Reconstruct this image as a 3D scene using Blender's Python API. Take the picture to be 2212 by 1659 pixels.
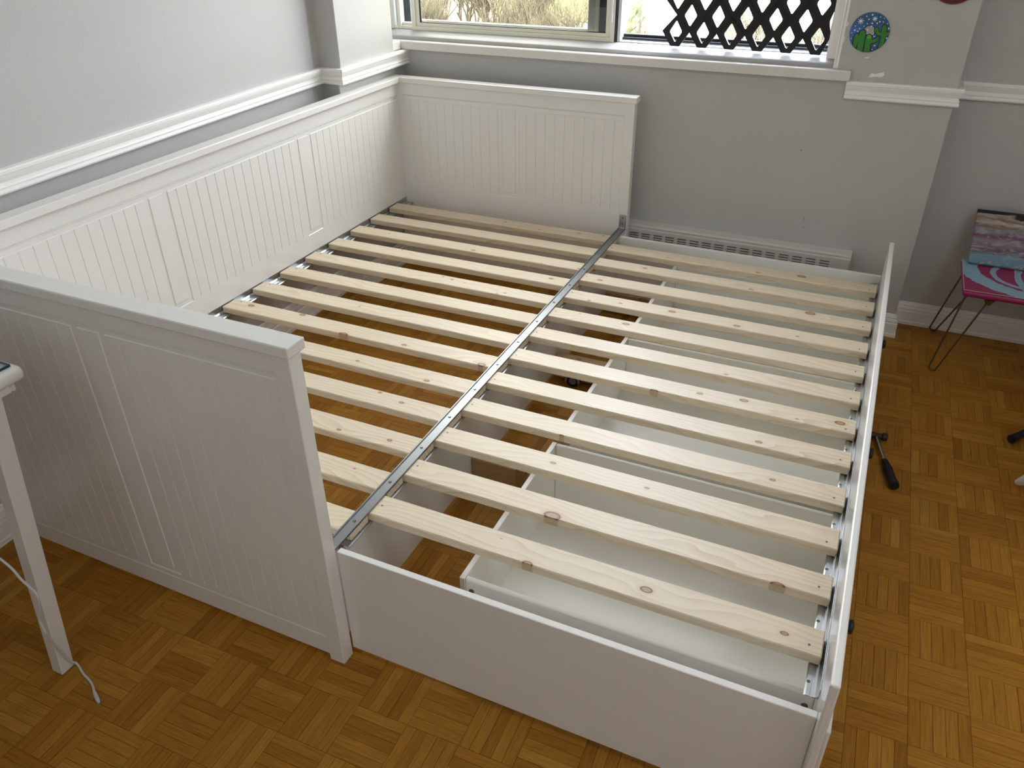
import bpy, bmesh, math, random
from mathutils import Vector, Matrix
random.seed(7)
for o in list(bpy.data.objects): bpy.data.objects.remove(o)
SC = bpy.context.scene
COL = SC.collection
PI = math.pi

# ------------------------------------------------------------------ camera
cam_d = bpy.data.cameras.new('camera')
cam = bpy.data.objects.new('camera', cam_d); COL.objects.link(cam)
cam.location = (1.8663, -0.9154, 1.4948)
cam.rotation_euler = (1.0099, 0.0096, 0.4270)
cam_d.sensor_width = 36.0
cam_d.lens = 1709.86/2212*36.0
cam_d.clip_start = 0.02; cam_d.clip_end = 500
SC.camera = cam

# ------------------------------------------------------------------ light
W = bpy.data.worlds.new('sky'); SC.world = W; W.use_nodes = True
bg = W.node_tree.nodes['Background']
bg.inputs['Color'].default_value = (0.85, 0.92, 1.04, 1)
bg.inputs['Strength'].default_value = 23.5
sun_d = bpy.data.lights.new('sun', 'SUN'); sun_d.energy = 8; sun_d.angle = 0.01; sun_d.color = (1, 0.95, 0.86)
sun = bpy.data.objects.new('sun', sun_d); COL.objects.link(sun)
sun.rotation_euler = (math.radians(6), math.radians(48), 0)     # along the facade, high: none of it enters the window
port_d = bpy.data.lights.new('window_portal', 'AREA'); port_d.shape = 'RECTANGLE'
port_d.size = 1.82; port_d.size_y = 1.34; port_d.cycles.is_portal = True
port = bpy.data.objects.new('window_portal', port_d); COL.objects.link(port)
port.location = (0.75, 2.33, 1.62); port.rotation_euler = (math.radians(-90), 0, 0)
fill_r_d = bpy.data.lights.new('fill_light_right', 'POINT'); fill_r_d.energy = 15.5; fill_r_d.shadow_soft_size = .22; fill_r_d.color = (.92, .97, 1.0)  # added fill without a fixture, lifts floor and room-facing sides
fill_r = bpy.data.objects.new('fill_light_right', fill_r_d); COL.objects.link(fill_r); fill_r.location = (2.85, -.25, 2.28)
fill_l_d = bpy.data.lights.new('fill_light_left', 'POINT'); fill_l_d.energy = 4; fill_l_d.shadow_soft_size = .28; fill_l_d.color = (.68, .88, 1.0)  # second added fill, cool, brightens the near end panel; no real source
fill_l = bpy.data.objects.new('fill_light_left', fill_l_d); COL.objects.link(fill_l); fill_l.location = (.75, -1.6, 2.05)
SC.view_settings.view_transform = 'Standard'; SC.view_settings.look = 'None'
SC.view_settings.gamma = 1.0; SC.view_settings.use_curve_mapping = False
SC.view_settings.exposure = 0.0
SC.cycles.use_denoising = True
SC.cycles.max_bounces = 12; SC.cycles.diffuse_bounces = 8; SC.cycles.glossy_bounces = 4
SC.cycles.transparent_max_bounces = 12
SC.cycles.sample_clamp_indirect = 8.0

# ------------------------------------------------------------------ helpers
def tag(o, label=None, cat=None, group=None, kind=None):
    if label: o['label'] = label
    if cat: o['category'] = cat
    if group: o['group'] = group
    if kind: o['kind'] = kind
    return o
def empty(name, loc, label=None, cat=None, group=None, kind=None, parent=None, rz=0):
    o = bpy.data.objects.new(name, None); COL.objects.link(o)
    o.empty_display_size = .05
    o.location = loc; o.rotation_euler = (0, 0, rz)
    if parent: setparent(o, parent)
    return tag(o, label, cat, group, kind)
def wmat(o):
    m = Matrix.Translation(o.location) @ o.rotation_euler.to_matrix().to_4x4()
    return wmat(o.parent) @ m if o.parent else m
def setparent(o, p):
    """o's mesh is in world coordinates (or its location is): keep it where it is"""
    m = Matrix.Translation(o.location) @ o.rotation_euler.to_matrix().to_4x4()
    o.parent = p
    l = wmat(p).inverted() @ m
    o.location = l.to_translation(); o.rotation_euler = l.to_euler()
def obj(name, bm, mat, parent=None, origin=None, smooth=False):
    me = bpy.data.meshes.new(name)
    if origin is not None:
        bmesh.ops.translate(bm, verts=bm.verts, vec=-Vector(origin))
    bmesh.ops.recalc_face_normals(bm, faces=bm.faces)
    bm.to_mesh(me); bm.free()
    for m in (mat if isinstance(mat, (list, tuple)) else [mat]): me.materials.append(m)
    if smooth:
        for p in me.polygons: p.use_smooth = True
        me.set_sharp_from_angle(angle=math.radians(35))
    o = bpy.data.objects.new(name, me); COL.objects.link(o)
    if origin is not None: o.location = origin
    if parent: setparent(o, parent)
    return o
def bm_box(bm, a, b, bev=0, seg=1):
    r = bmesh.ops.create_cube(bm, size=1)
    vs = r['verts']
    s = [b[i]-a[i] for i in range(3)]; c = [(b[i]+a[i])/2 for i in range(3)]
    for v in vs: v.co = Vector((v.co.x*s[0]+c[0], v.co.y*s[1]+c[1], v.co.z*s[2]+c[2]))
    if bev:
        es = set(e for v in vs for e in v.link_edges)
        bmesh.ops.bevel(bm, geom=list(es), offset=bev, segments=seg, affect='EDGES', profile=.5)
def box(name, a, b, mat, parent=None, bev=0, seg=1, smooth=False, origin=None):
    bm = bmesh.new(); bm_box(bm, a, b, bev, seg)
    return obj(name, bm, mat, parent, origin=origin, smooth=smooth)
def bm_cyl(bm, p, q, r, n=12, r2=None):
    p = Vector(p); q = Vector(q); d = q-p
    rot = d.to_track_quat('Z', 'Y').to_matrix().to_4x4()
    bmesh.ops.create_cone(bm, cap_ends=True, segments=n, radius1=r, radius2=r if r2 is None else r2,
        depth=d.length, matrix=Matrix.Translation((p+q)/2) @ rot)
def cyl(name, p, q, r, mat, parent=None, n=12, r2=None, smooth=True):
    bm = bmesh.new(); bm_cyl(bm, p, q, r, n, r2); return obj(name, bm, mat, parent, smooth=smooth)
def bm_tube(bm, pts, r, n=8, closed=False):
    pts = [Vector(p) for p in pts]; rings = []
    rs = r if isinstance(r, (list, tuple)) else [r]*len(pts)
    up = Vector((0.3, 0.2, 1)).normalized()
    for i, p in enumerate(pts):
        d = (pts[min(i+1, len(pts)-1)]-pts[max(i-1, 0)]).normalized()
        x = d.cross(up)
        if x.length < 1e-3: x = d.cross(Vector((1, 0, 0)))
        x.normalize(); y = d.cross(x).normalized(); up = -y if False else up
        rings.append([bm.verts.new(p+rs[i]*(math.cos(2*PI*k/n)*x+math.sin(2*PI*k/n)*y)) for k in range(n)])
    for a, b in zip(rings, rings[1:]):
        for k in range(n): bm.faces.new((a[k], a[(k+1) % n], b[(k+1) % n], b[k]))
    bm.faces.new(rings[0][::-1]); bm.faces.new(rings[-1])
def smooth_pts(pts, sub=6):
    pts = [Vector(p) for p in pts]; out = []
    for i in range(len(pts)-1):
        p0 = pts[max(i-1, 0)]; p1 = pts[i]; p2 = pts[i+1]; p3 = pts[min(i+2, len(pts)-1)]
        for k in range(sub):
            t = k/sub
            out.append(.5*((2*p1)+(p2-p0)*t+(2*p0-5*p1+4*p2-p3)*t*t+(3*p1-p0-3*p2+p3)*t**3))
    out.append(pts[-1]); return out
def bm_prism(bm, poly, axis, a, b):
    """poly: list of 2-D points; axis: 'x','y' or 'z' = direction of extrusion from a to b"""
    def P(p, t):
        return {'x': (t, p[0], p[1]), 'y': (p[0], t, p[1]), 'z': (p[0], p[1], t)}[axis]
    A = [bm.verts.new(P(p, a)) for p in poly]; B = [bm.verts.new(P(p, b)) for p in poly]
    n = len(poly)
    for i in range(n): bm.faces.new((A[i], A[(i+1) % n], B[(i+1) % n], B[i]))
    bm.faces.new(A[::-1]); bm.faces.new(B)
def prism(name, poly, axis, a, b, mat, parent=None, smooth=False):
    bm = bmesh.new(); bm_prism(bm, poly, axis, a, b); return obj(name, bm, mat, parent, smooth=smooth)
def lathe(name, prof, c, axis, mat, parent=None, n=20):
    """prof: (r, h) list; axis 'x' or 'z'"""
    bm = bmesh.new(); rings = []
    for r, h in prof:
        ring = []
        for k in range(n):
            a = 2*PI*k/n
            v = (h, r*math.cos(a), r*math.sin(a)) if axis == 'x' else (r*math.cos(a), r*math.sin(a), h)
            ring.append(bm.verts.new(Vector(c)+Vector(v)))
        rings.append(ring)
    for a, b in zip(rings, rings[1:]):
        for k in range(n): bm.faces.new((a[k], a[(k+1) % n], b[(k+1) % n], b[k]))
    bm.faces.new(rings[0]); bm.faces.new(rings[-1][::-1])
    return obj(name, bm, mat, parent, smooth=True)
def moulding(name, path, prof, mat, parent=None, side=1):
    """prof (d, z) swept along a plan polyline with mitres; d goes to the right of the path when side=1"""
    bm = bmesh.new(); n = len(path); rings = []
    P = [Vector((x, y)) for x, y in path]
    for i in range(n):
        dirs = []
        if i > 0: dirs.append((P[i]-P[i-1]).normalized())
        if i < n-1: dirs.append((P[i+1]-P[i]).normalized())
        nr = [Vector((d.y, -d.x))*side for d in dirs]
        if len(nr) == 2:
            m = (nr[0]+nr[1]).normalized(); m = m/max(.2, m.dot(nr[0]))
        else: m = nr[0]
        rings.append([bm.verts.new((P[i].x+m.x*d, P[i].y+m.y*d, z)) for d, z in prof])
    k = len(prof)
    for a, b in zip(rings, rings[1:]):
        for j in range(k): bm.faces.new((a[j], a[(j+1) % k], b[(j+1) % k], b[j]))
    bm.faces.new(rings[0]); bm.faces.new(rings[-1][::-1])
    return obj(name, bm, mat, parent)

# ------------------------------------------------------------------ materials
def newmat(name):
    m = bpy.data.materials.new(name); m.use_nodes = True
    nt = m.node_tree; b = nt.nodes['Principled BSDF']; return m, nt, b
def N(nt, t, **kw):
    n = nt.nodes.new(t)
    for k, v in kw.items():
        if k in n.inputs: n.inputs[k].default_value = v
        else: setattr(n, k, v)
    return n
def paint(name, col, rough=.45, spec=.5, bump=0, bscale=200, var=0, metal=0, coat=0, vscale=3):
    m, nt, b = newmat(name)
    b.inputs['Base Color'].default_value = (*col, 1); b.inputs['Roughness'].default_value = rough
    b.inputs['Specular IOR Level'].default_value = spec; b.inputs['Metallic'].default_value = metal
    b.inputs['Coat Weight'].default_value = coat
    tc = N(nt, 'ShaderNodeNewGeometry')
    if bump:
        nz = N(nt, 'ShaderNodeTexNoise', Scale=bscale, Detail=3)
        nt.links.new(tc.outputs['Position'], nz.inputs['Vector'])
        bp = N(nt, 'ShaderNodeBump', Strength=bump, Distance=.002)
        nt.links.new(nz.outputs['Fac'], bp.inputs['Height']); nt.links.new(bp.outputs['Normal'], b.inputs['Normal'])
    if var:
        nz = N(nt, 'ShaderNodeTexNoise', Scale=vscale, Detail=4)
        nt.links.new(tc.outputs['Position'], nz.inputs['Vector'])
        mx = N(nt, 'ShaderNodeMix', data_type='RGBA')
        mx.inputs[6].default_value = (*[c*(1-var) for c in col], 1); mx.inputs[7].default_value = (*[min(1, c*(1+var)) for c in col], 1)
        nt.links.new(nz.outputs['Fac'], mx.inputs[0]); nt.links.new(mx.outputs[2], b.inputs['Base Color'])
    return m
M = {}
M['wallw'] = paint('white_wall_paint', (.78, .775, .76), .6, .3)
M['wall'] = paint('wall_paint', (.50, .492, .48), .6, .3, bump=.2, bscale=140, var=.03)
M['ceiling'] = paint('ceiling_paint', (.86, .855, .84), .8, .2)
M['trim'] = paint('white_trim_paint', (.86, .85, .825), .42, .4, bump=.2, bscale=60, var=.03)
M['sill'] = paint('window_sill_paint', (.72, .70, .66), .35, .5, bump=.5, bscale=45, var=.05, vscale=9)
M['ledge'] = paint('dimmed_ledge_paint', (.40, .395, .385), .45, .4, bump=.4, bscale=45, var=.06, vscale=9)  # colour darkened to hold down the strong window light on the ledge
M['bed'] = paint('white_lacquer', (.80, .79, .765), .17, .5)
M['bedin'] = paint('white_foil', (.86, .845, .79), .38, .45)
M['chip'] = paint('chipboard', (.50, .42, .32), .8, .2, bump=.6, bscale=300, var=.3, vscale=400)
M['zinc'] = paint('galvanised_steel', (.50, .515, .53), .33, .5, metal=1, var=.06, vscale=15)
M['dullzinc'] = paint('dull_zinc_channel', (.30, .31, .32), .36, .5, metal=1, var=.06, vscale=15)
M['hole'] = paint('punched_hole', (.16, .15, .13), .7, .2)
M['steel'] = paint('polished_steel', (.34, .35, .36), .25, .5, metal=1)
M['dsteel'] = paint('dark_screw_metal', (.13, .135, .135), .4, .5, metal=.4)
M['black'] = paint('black_rubber', (.012, .012, .013), .5, .4)
M['knob'] = paint('black_knob', (.012, .012, .012), .35, .5)
M['beige'] = paint('beige_aluminium', (.76, .745, .63), .42, .45, var=.03)
M['alu'] = paint('white_aluminium', (.74, .76, .78), .3, .5)
M['greyalu'] = paint('grey_aluminium', (.42, .43, .42), .4, .4)
M['gasket'] = paint('dark_gasket', (.02, .021, .023), .5, .3)
M['screen'] = paint('dark_insect_screen', (.05, .055, .07), .7, .2, var=.2, vscale=60)
M['lattice'] = paint('black_plastic_lattice', (.014, .014, .016), .5, .35)
M['heater'] = paint('heater_enamel', (.60, .585, .56), .45, .4)
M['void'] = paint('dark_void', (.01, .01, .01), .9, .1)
M['iron'] = paint('rusty_forged_iron', (.035, .018, .014), .55, .4, var=.3, vscale=60)
M['chrome'] = paint('chrome_shaft', (.55, .55, .54), .25, .5, metal=1)
M['wire'] = paint('brass_wire', (.22, .18, .13), .35, .5, metal=.8)
M['magenta'] = paint('magenta_paint', (.30, .015, .10), .4, .5)
M['cable'] = paint('white_cable', (.62, .62, .62), .5, .4)
M['desk'] = paint('desk_white_lacquer', (.74, .72, .69), .35, .5)
M['tcorner'] = paint('caulk_white', (.85, .85, .83), .6, .3)
M['castergrey'] = paint('grey_caster_plastic', (.22, .22, .22), .5, .4)

def glass_mat(name, tint, rough=0.0, ior=1.35):
    m = bpy.data.materials.new(name); m.use_nodes = True; nt = m.node_tree
    nt.nodes.remove(nt.nodes['Principled BSDF'])
    tr = N(nt, 'ShaderNodeBsdfTransparent', Color=(*tint, 1)); gl = N(nt, 'ShaderNodeBsdfGlossy', Roughness=rough)
    fr = N(nt, 'ShaderNodeFresnel', IOR=ior); mx = N(nt, 'ShaderNodeMixShader')
    out = nt.nodes['Material Output']
    ge = N(nt, 'ShaderNodeNewGeometry'); ff = nt.nodes.new('ShaderNodeMath'); ff.operation = 'MULTIPLY'
    fb = nt.nodes.new('ShaderNodeMath'); fb.operation = 'SUBTRACT'; fb.inputs[0].default_value = 1.0
    nt.links.new(ge.outputs['Backfacing'], fb.inputs[1]); nt.links.new(fr.outputs[0], ff.inputs[0]); nt.links.new(fb.outputs[0], ff.inputs[1])
    nt.links.new(ff.outputs[0], mx.inputs[0]); nt.links.new(tr.outputs[0], mx.inputs[1]); nt.links.new(gl.outputs[0], mx.inputs[2])
    nt.links.new(mx.outputs[0], out.inputs['Surface']); return m
M['pane'] = glass_mat('window_glass', (.66, .645, .59), ior=1.75)
M['deskglass'] = glass_mat('desk_glass', (.86, .93, .91))
M['glassedge'] = paint('dark_glass_edge', (.01, .03, .05), .1, .6)

def mth(nt, op, a, b=None, c=None):
    n = nt.nodes.new('ShaderNodeMath'); n.operation = op
    for i, v in enumerate((a, b, c)):
        if v is None: continue
        if isinstance(v, (int, float)): n.inputs[i].default_value = v
        else: nt.links.new(v, n.inputs[i])
    return n.outputs[0]
def ramp(nt, fac, stops, interp='LINEAR'):
    r = nt.nodes.new('ShaderNodeValToRGB'); r.color_ramp.interpolation = interp
    els = r.color_ramp.elements
    while len(els) < len(stops): els.new(.5)
    for e, (p, c) in zip(els, stops): e.position = p; e.color = (*c, 1)
    nt.links.new(fac, r.inputs[0]); return r.outputs[0]
def mixc(nt, fac, a, b, mode='MIX'):
    n = nt.nodes.new('ShaderNodeMix'); n.data_type = 'RGBA'; n.blend_type = mode
    for s, v in ((0, fac), (6, a), (7, b)):
        if isinstance(v, (int, float)): n.inputs[s].default_value = v
        elif isinstance(v, tuple): n.inputs[s].default_value = (*v, 1)
        else: nt.links.new(v, n.inputs[s])
    return n.outputs[2]

NK = 5
def pine_material(name, knots=True, dark=1.0, warm=False):
    m, nt, b = newmat(name)
    tc = N(nt, 'ShaderNodeTexCoord'); oi = N(nt, 'ShaderNodeObjectInfo')
    sx = N(nt, 'ShaderNodeSeparateXYZ'); nt.links.new(tc.outputs['Object'], sx.inputs[0])
    X, Y, Z = sx.outputs
    rnd = oi.outputs['Random']
    off = mth(nt, 'MULTIPLY', rnd, 37.0)
    # slow wander of the grain along the slat
    cv = N(nt, 'ShaderNodeCombineXYZ'); nt.links.new(mth(nt, 'ADD', mth(nt, 'MULTIPLY', X, 2.6), off), cv.inputs[0])
    nt.links.new(mth(nt, 'MULTIPLY', Y, 9.0), cv.inputs[1]); nt.links.new(off, cv.inputs[2])
    n1 = N(nt, 'ShaderNodeTexNoise', Scale=1.0, Detail=3, Roughness=.38); nt.links.new(cv.outputs[0], n1.inputs['Vector'])
    yw = mth(nt, 'ADD', Y, mth(nt, 'MULTIPLY', mth(nt, 'SUBTRACT', n1.outputs['Fac'], .5), .15))
    yw = mth(nt, 'ADD', yw, mth(nt, 'MULTIPLY', Z, .6))
    dmin = None; dark_k = None
    if knots:
        for k in range(NK):
            at = N(nt, 'ShaderNodeAttribute', attribute_type='OBJECT', attribute_name='knot%d' % k)
            ks = N(nt, 'ShaderNodeSeparateXYZ'); nt.links.new(at.outputs['Vector'], ks.inputs[0])
            dx = mth(nt, 'MULTIPLY', mth(nt, 'SUBTRACT', X, ks.outputs[0]), .62)
            dy = mth(nt, 'SUBTRACT', Y, ks.outputs[1])
            d = mth(nt, 'SQRT', mth(nt, 'ADD', mth(nt, 'MULTIPLY', dx, dx), mth(nt, 'MULTIPLY', dy, dy)))
            r = mth(nt, 'MAXIMUM', mth(nt, 'MULTIPLY', ks.outputs[2], .85), .0001)
            q = mth(nt, 'DIVIDE', d, r)                       # 1 at the knot's rim
            dmin = q if dmin is None else mth(nt, 'MINIMUM', dmin, q)
            # grain bows out round the knot
            w = mth(nt, 'POWER', 2.718, mth(nt, 'MULTIPLY', mth(nt, 'MULTIPLY', q, q), -.12))
            sgn = mth(nt, 'DIVIDE', dy, mth(nt, 'ADD', mth(nt, 'ABSOLUTE', dy), .004))
            yw = mth(nt, 'SUBTRACT', yw, mth(nt, 'MULTIPLY', mth(nt, 'MULTIPLY', w, sgn), mth(nt, 'MULTIPLY', r, 1.1)))
    ring = mth(nt, 'FRACT', mth(nt, 'MULTIPLY', mth(nt, 'ADD', yw, mth(nt, 'MULTIPLY', rnd, .3)), 64.0))
    ring = mth(nt, 'POWER', ring, 1.8)
    # fine fibre noise
    cf = N(nt, 'ShaderNodeCombineXYZ'); nt.links.new(mth(nt, 'ADD', mth(nt, 'MULTIPLY', X, 9.0), off), cf.inputs[0])
    nt.links.new(mth(nt, 'MULTIPLY', Y, 420.0), cf.inputs[1]); nt.links.new(mth(nt, 'MULTIPLY', Z, 420.0), cf.inputs[2])
    n2 = N(nt, 'ShaderNodeTexNoise', Scale=1.0, Detail=3); nt.links.new(cf.outputs[0], n2.inputs['Vector'])
    # blotches
    cb = N(nt, 'ShaderNodeCombineXYZ'); nt.links.new(mth(nt, 'ADD', mth(nt, 'MULTIPLY', X, 5.0), off), cb.inputs[0])
    nt.links.new(mth(nt, 'MULTIPLY', Y, 22.0), cb.inputs[1])
    n3 = N(nt, 'ShaderNodeTexNoise', Scale=1.0, Detail=3); nt.links.new(cb.outputs[0], n3.inputs['Vector'])
    strength = mth(nt, 'MULTIPLY', mth(nt, 'ADD', n3.outputs['Fac'], -.10), 1.15)
    c = mixc(nt, mth(nt, 'MULTIPLY', ring, strength), (.72*dark, .625*dark, .48*dark), (.47*dark, .325*dark, .175*dark))
    c = mixc(nt, mth(nt, 'MULTIPLY', n2.outputs['Fac'], .22), c, (.70*dark, .56*dark, .36*dark))
    c = mixc(nt, mth(nt, 'MULTIPLY', rnd, .25), c, (.74*dark, .645*dark, .495*dark))
    if knots:
        halo = ramp(nt, mth(nt, 'DIVIDE', dmin, 4.0), [(.25, (.75, .75, .75)), (.5, (.10, .10, .10)), (1, (0, 0, 0))])
        topf = mth(nt, 'ADD', .25, mth(nt, 'MULTIPLY', mth(nt, 'GREATER_THAN', Z, -.0030), .75))
        halo = mth(nt, 'MULTIPLY', halo, topf)
        c = mixc(nt, halo, c, (.62, .45, .26))
        kn = ramp(nt, mth(nt, 'DIVIDE', dmin, 2.0), [(0, (.38, .23, .13)), (.25, (.46, .29, .17)), (.36, (.34, .19, .11)), (.45, (.07, .04, .025)), (.53, (.36, .22, .12))])
        msk = ramp(nt, mth(nt, 'DIVIDE', dmin, 2.0), [(.50, (1, 1, 1)), (.60, (0, 0, 0))])
        top = mth(nt, 'GREATER_THAN', Z, -.0030)
        c = mixc(nt, mth(nt, 'MULTIPLY', msk, top), c, kn)
        c = mixc(nt, mth(nt, 'MULTIPLY', msk, mth(nt, 'MULTIPLY', mth(nt, 'SUBTRACT', 1.0, top), .6)), c, (.40, .25, .13))
    if warm: c = mixc(nt, 1.0, c, (.92, .74, .50), 'MULTIPLY')
    nt.links.new(c, b.inputs['Base Color'])
    b.inputs['Roughness'].default_value = .40; b.inputs['Specular IOR Level'].default_value = .5
    bp = N(nt, 'ShaderNodeBump', Strength=.08, Distance=.001); nt.links.new(n2.outputs['Fac'], bp.inputs['Height'])
    nt.links.new(bp.outputs['Normal'], b.inputs['Normal'])
    return m
M['pine'] = pine_material('pine')
M['pinebeam'] = pine_material('raw_pine_beam', dark=.74, warm=True)

def parquet_material():
    m, nt, b = newmat('oak_parquet')
    uv = N(nt, 'ShaderNodeUVMap', uv_map='UVMap'); at = N(nt, 'ShaderNodeAttribute', attribute_name='rnd')
    oi = N(nt, 'ShaderNodeObjectInfo'); at2 = N(nt, 'ShaderNodeAttribute', attribute_type='OBJECT', attribute_name='tone')
    rnd = mth(nt, 'ADD', at.outputs['Fac'], at2.outputs['Fac'])
    s = N(nt, 'ShaderNodeSeparateXYZ'); nt.links.new(uv.outputs[0], s.inputs[0])
    off = mth(nt, 'MULTIPLY', rnd, 91.0)
    cv = N(nt, 'ShaderNodeCombineXYZ'); nt.links.new(mth(nt, 'ADD', mth(nt, 'MULTIPLY', s.outputs[0], 14.0), off), cv.inputs[0])
    nt.links.new(mth(nt, 'ADD', mth(nt, 'MULTIPLY', s.outputs[1], 240.0), off), cv.inputs[1])
    n1 = N(nt, 'ShaderNodeTexNoise', Scale=1.0, Detail=4, Roughness=.6, Distortion=.4); nt.links.new(cv.outputs[0], n1.inputs['Vector'])
    cw = N(nt, 'ShaderNodeCombineXYZ'); nt.links.new(mth(nt, 'ADD', mth(nt, 'MULTIPLY', s.outputs[0], 7.0), off), cw.inputs[0])
    nt.links.new(mth(nt, 'ADD', mth(nt, 'MULTIPLY', s.outputs[1], 60.0), off), cw.inputs[1])
    n2 = N(nt, 'ShaderNodeTexNoise', Scale=1.0, Detail=2, Distortion=1.5); nt.links.new(cw.outputs[0], n2.inputs['Vector'])
    base = ramp(nt, rnd, [(0, (.29, .115, .014)), (.3, (.37, .163, .020)), (.6, (.425, .198, .027)), (.85, (.465, .228, .036)), (1, (.53, .285, .058))])
    g = mth(nt, 'MULTIPLY', ramp(nt, n1.outputs['Fac'], [(.36, (0, 0, 0)), (.66, (1, 1, 1))]), .70)
    c = mixc(nt, g, base, mixc(nt, 1.0, base, (.50, .43, .36), 'MULTIPLY'))
    c = mixc(nt, mth(nt, 'MULTIPLY', n2.outputs['Fac'], .4), c, mixc(nt, 1.0, base, (1.18, 1.18, 1.2), 'MULTIPLY'))
    nt.links.new(c, b.inputs['Base Color'])
    b.inputs['Roughness'].default_value = .42; b.inputs['Specular IOR Level'].default_value = .13
    bp = N(nt, 'ShaderNodeBump', Strength=.10, Distance=.001); nt.links.new(n1.outputs['Fac'], bp.inputs['Height'])
    nt.links.new(bp.outputs['Normal'], b.inputs['Normal'])
    return m
M['parquet'] = parquet_material()
M['joint'] = paint('parquet_joint', (.085, .040, .012), .8, .2)

# ------------------------------------------------------------------ the room
X0, X1, Y0, YW, YR, ZC = -.095, 3.20, -2.20, 2.161, 2.300, 2.45
XL0, XL1 = -.015, -.128            # the left wall runs a little askew to the bed
PXF = -.0505                       # face of the pilaster in the corner, below and above the chair rail
PXU = -.036
XR = 2.069                         # right corner of the window wall
WX0, WX1, WZ0, WZ1 = -.175, 1.68, .921, 2.28   # window opening
floor = box('floor', (X0-.25, Y0-.05, -.06), (X1+.05, YR+.25, -.004), M['joint']); tag(floor, kind='structure')
ceil = box('ceiling', (X0-.25, Y0-.05, ZC), (X1+.05, YR+.25, ZC+.05), M['ceiling']); tag(ceil, kind='structure')
wl = prism('wall_left', [(XL0-.3, Y0), (XL0+.018, Y0), (XL1, 1.690), (XL1, 2.06), (-.18, 2.06), (-.18, YW+.22), (XL1-.3, YW+.22)], 'z', -.02, ZC, M['wall']); tag(wl, kind='structure')
bm = bmesh.new(); bm_box(bm, (XL1-.01, 1.690, -.02), (PXF, YW+.02, .885), .002); bm_box(bm, (XL1-.01, 1.690, .885), (PXU, 2.072, ZC), .003); bm_box(bm, (XL1-.01, 2.06, .885), (PXU, YW+.02, .9205))
pil = obj('wall_left_pilaster', bm, M['wall']); tag(pil, kind='structure')
bm = bmesh.new()
bm_box(bm, (-.22, YW, -.02), (XR, YW+.19, WZ0))
bm_box(bm, (WX1, YW, WZ0), (XR, YW+.19, ZC)); bm_box(bm, (-.22, YW, WZ1), (WX1, YW+.19, ZC))
bm_box(bm, (-.22, YW, WZ0), (WX0, YW+.19, WZ1))
ww = obj('wall_window', bm, M['wall']); tag(ww, kind='structure')
wr = box('wall_recess', (XR-.02, YR, -.02), (X1+.05, YR+.15, ZC), M['wall']); tag(wr, kind='structure')
wright = box('wall_right', (X1, Y0, -.02), (X1+.12, YR, ZC), M['wallw']); tag(wright, kind='structure')
wn = box('wall_near', (X0-.3, Y0-.12, -.02), (X1+.12, Y0, ZC), M['wallw']); tag(wn, kind='structure')
# scraped patches on the window wall
def scrape(pts):
    bm = bmesh.new(); bm_prism(bm, pts, 'y', YW-.0006, YW+.001); return obj('paint_scrape', bm, M['tcorner'], ww)
scrape([(1.767, .998), (1.780, .999), (1.779, .9955), (1.768, .9945)])
scrape([(1.787, .935), (1.793, .938), (1.798, .950), (1.808, .9465), (1.835, .9545), (1.840, .945), (1.832, .938), (1.812, .939), (1.80, .936)])
scrape([(1.688, 1.06), (1.692, 1.058), (1.691, 1.04), (1.687, 1.035), (1.690, 1.02), (1.686, 1.0), (1.683, 1.04)])
scrape([(1.690, 1.105), (1.695, 1.10), (1.692, 1.09), (1.688, 1.088)])

M['mark'] = paint('pencil_mark', (.12, .12, .12), .7, .2)
for a in ([(1.6155, .669), (1.618, .672), (1.6205, .669), (1.618, .666)], [(1.6722, .424), (1.6734, .424), (1.6744, .398), (1.6734, .398)], [(1.677, .386), (1.6785, .386), (1.6785, .380), (1.677, .380)]):
    bm = bmesh.new(); bm_prism(bm, a, 'y', YW-.0005, YW+.001); obj('wall_mark', bm, M['mark'], ww)
# parquet -------------------------------------------------------------------
PX, PQ, PB, PPHI = 2.1901, .4267, .1208, .0184
cph, sph = math.cos(PPHI), math.sin(PPHI)
def fl(u, v): return (PX+u*cph-v*sph, u*sph+v*cph)
def inside(x, y):
    return X0-.06 < x < X1 and Y0 < y < (YW+.05 if x < XR else YR+.055)
strips = []
sw = PB/5
for i in range(-22, 13):
    for j in range(-27, 18):
        for k in range(5):
            if (i+j) % 2: u, v, rot = i*PB+(k+.5)*sw, PQ+(j+.5)*PB, True
            else: u, v, rot = (i+.5)*PB, PQ+j*PB+(k+.5)*sw, False
            x, y = fl(u, v)
            if inside(x, y): strips.append((x, y, rot, random.betavariate(3.0, 3.0)))
camw = cam.matrix_world if False else Matrix.Translation(cam.location) @ cam.rotation_euler.to_matrix().to_4x4()
camI = camw.inverted(); FPX = 1709.86
def seen(x, y):
    p = camI @ Vector((x, y, 0))
    if p.z > -.1: return None
    a, b = FPX*p.x/-p.z, FPX*p.y/-p.z
    if abs(a) > 1106 or abs(b) > 829: return None
    return -p.z
cand = []
for n, (x, y, r, t) in enumerate(strips):
    if not (x > 2.03 or (y < -.02 and x > .05)): continue
    d = seen(x, y)
    if d: cand.append((d, n))
cand.sort(); near = set(n for d, n in cand[:300])
def strip_mesh():
    me = bpy.data.meshes.new('parquet_strip'); bm = bmesh.new()
    bm_box(bm, (-PB/2+.0004, -sw/2+.0004, -.006), (PB/2-.0004, sw/2-.0004, 0))
    uvl = bm.loops.layers.uv.new('UVMap')
    for f in bm.faces:
        for l in f.loops: l[uvl].uv = (l.vert.co.x, l.vert.co.y)
    bm.to_mesh(me); bm.free(); me.materials.append(M['parquet']); return me
sme = strip_mesh()
ang = PPHI
vs, fs, uvs, rn = [], [], [], []
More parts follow.
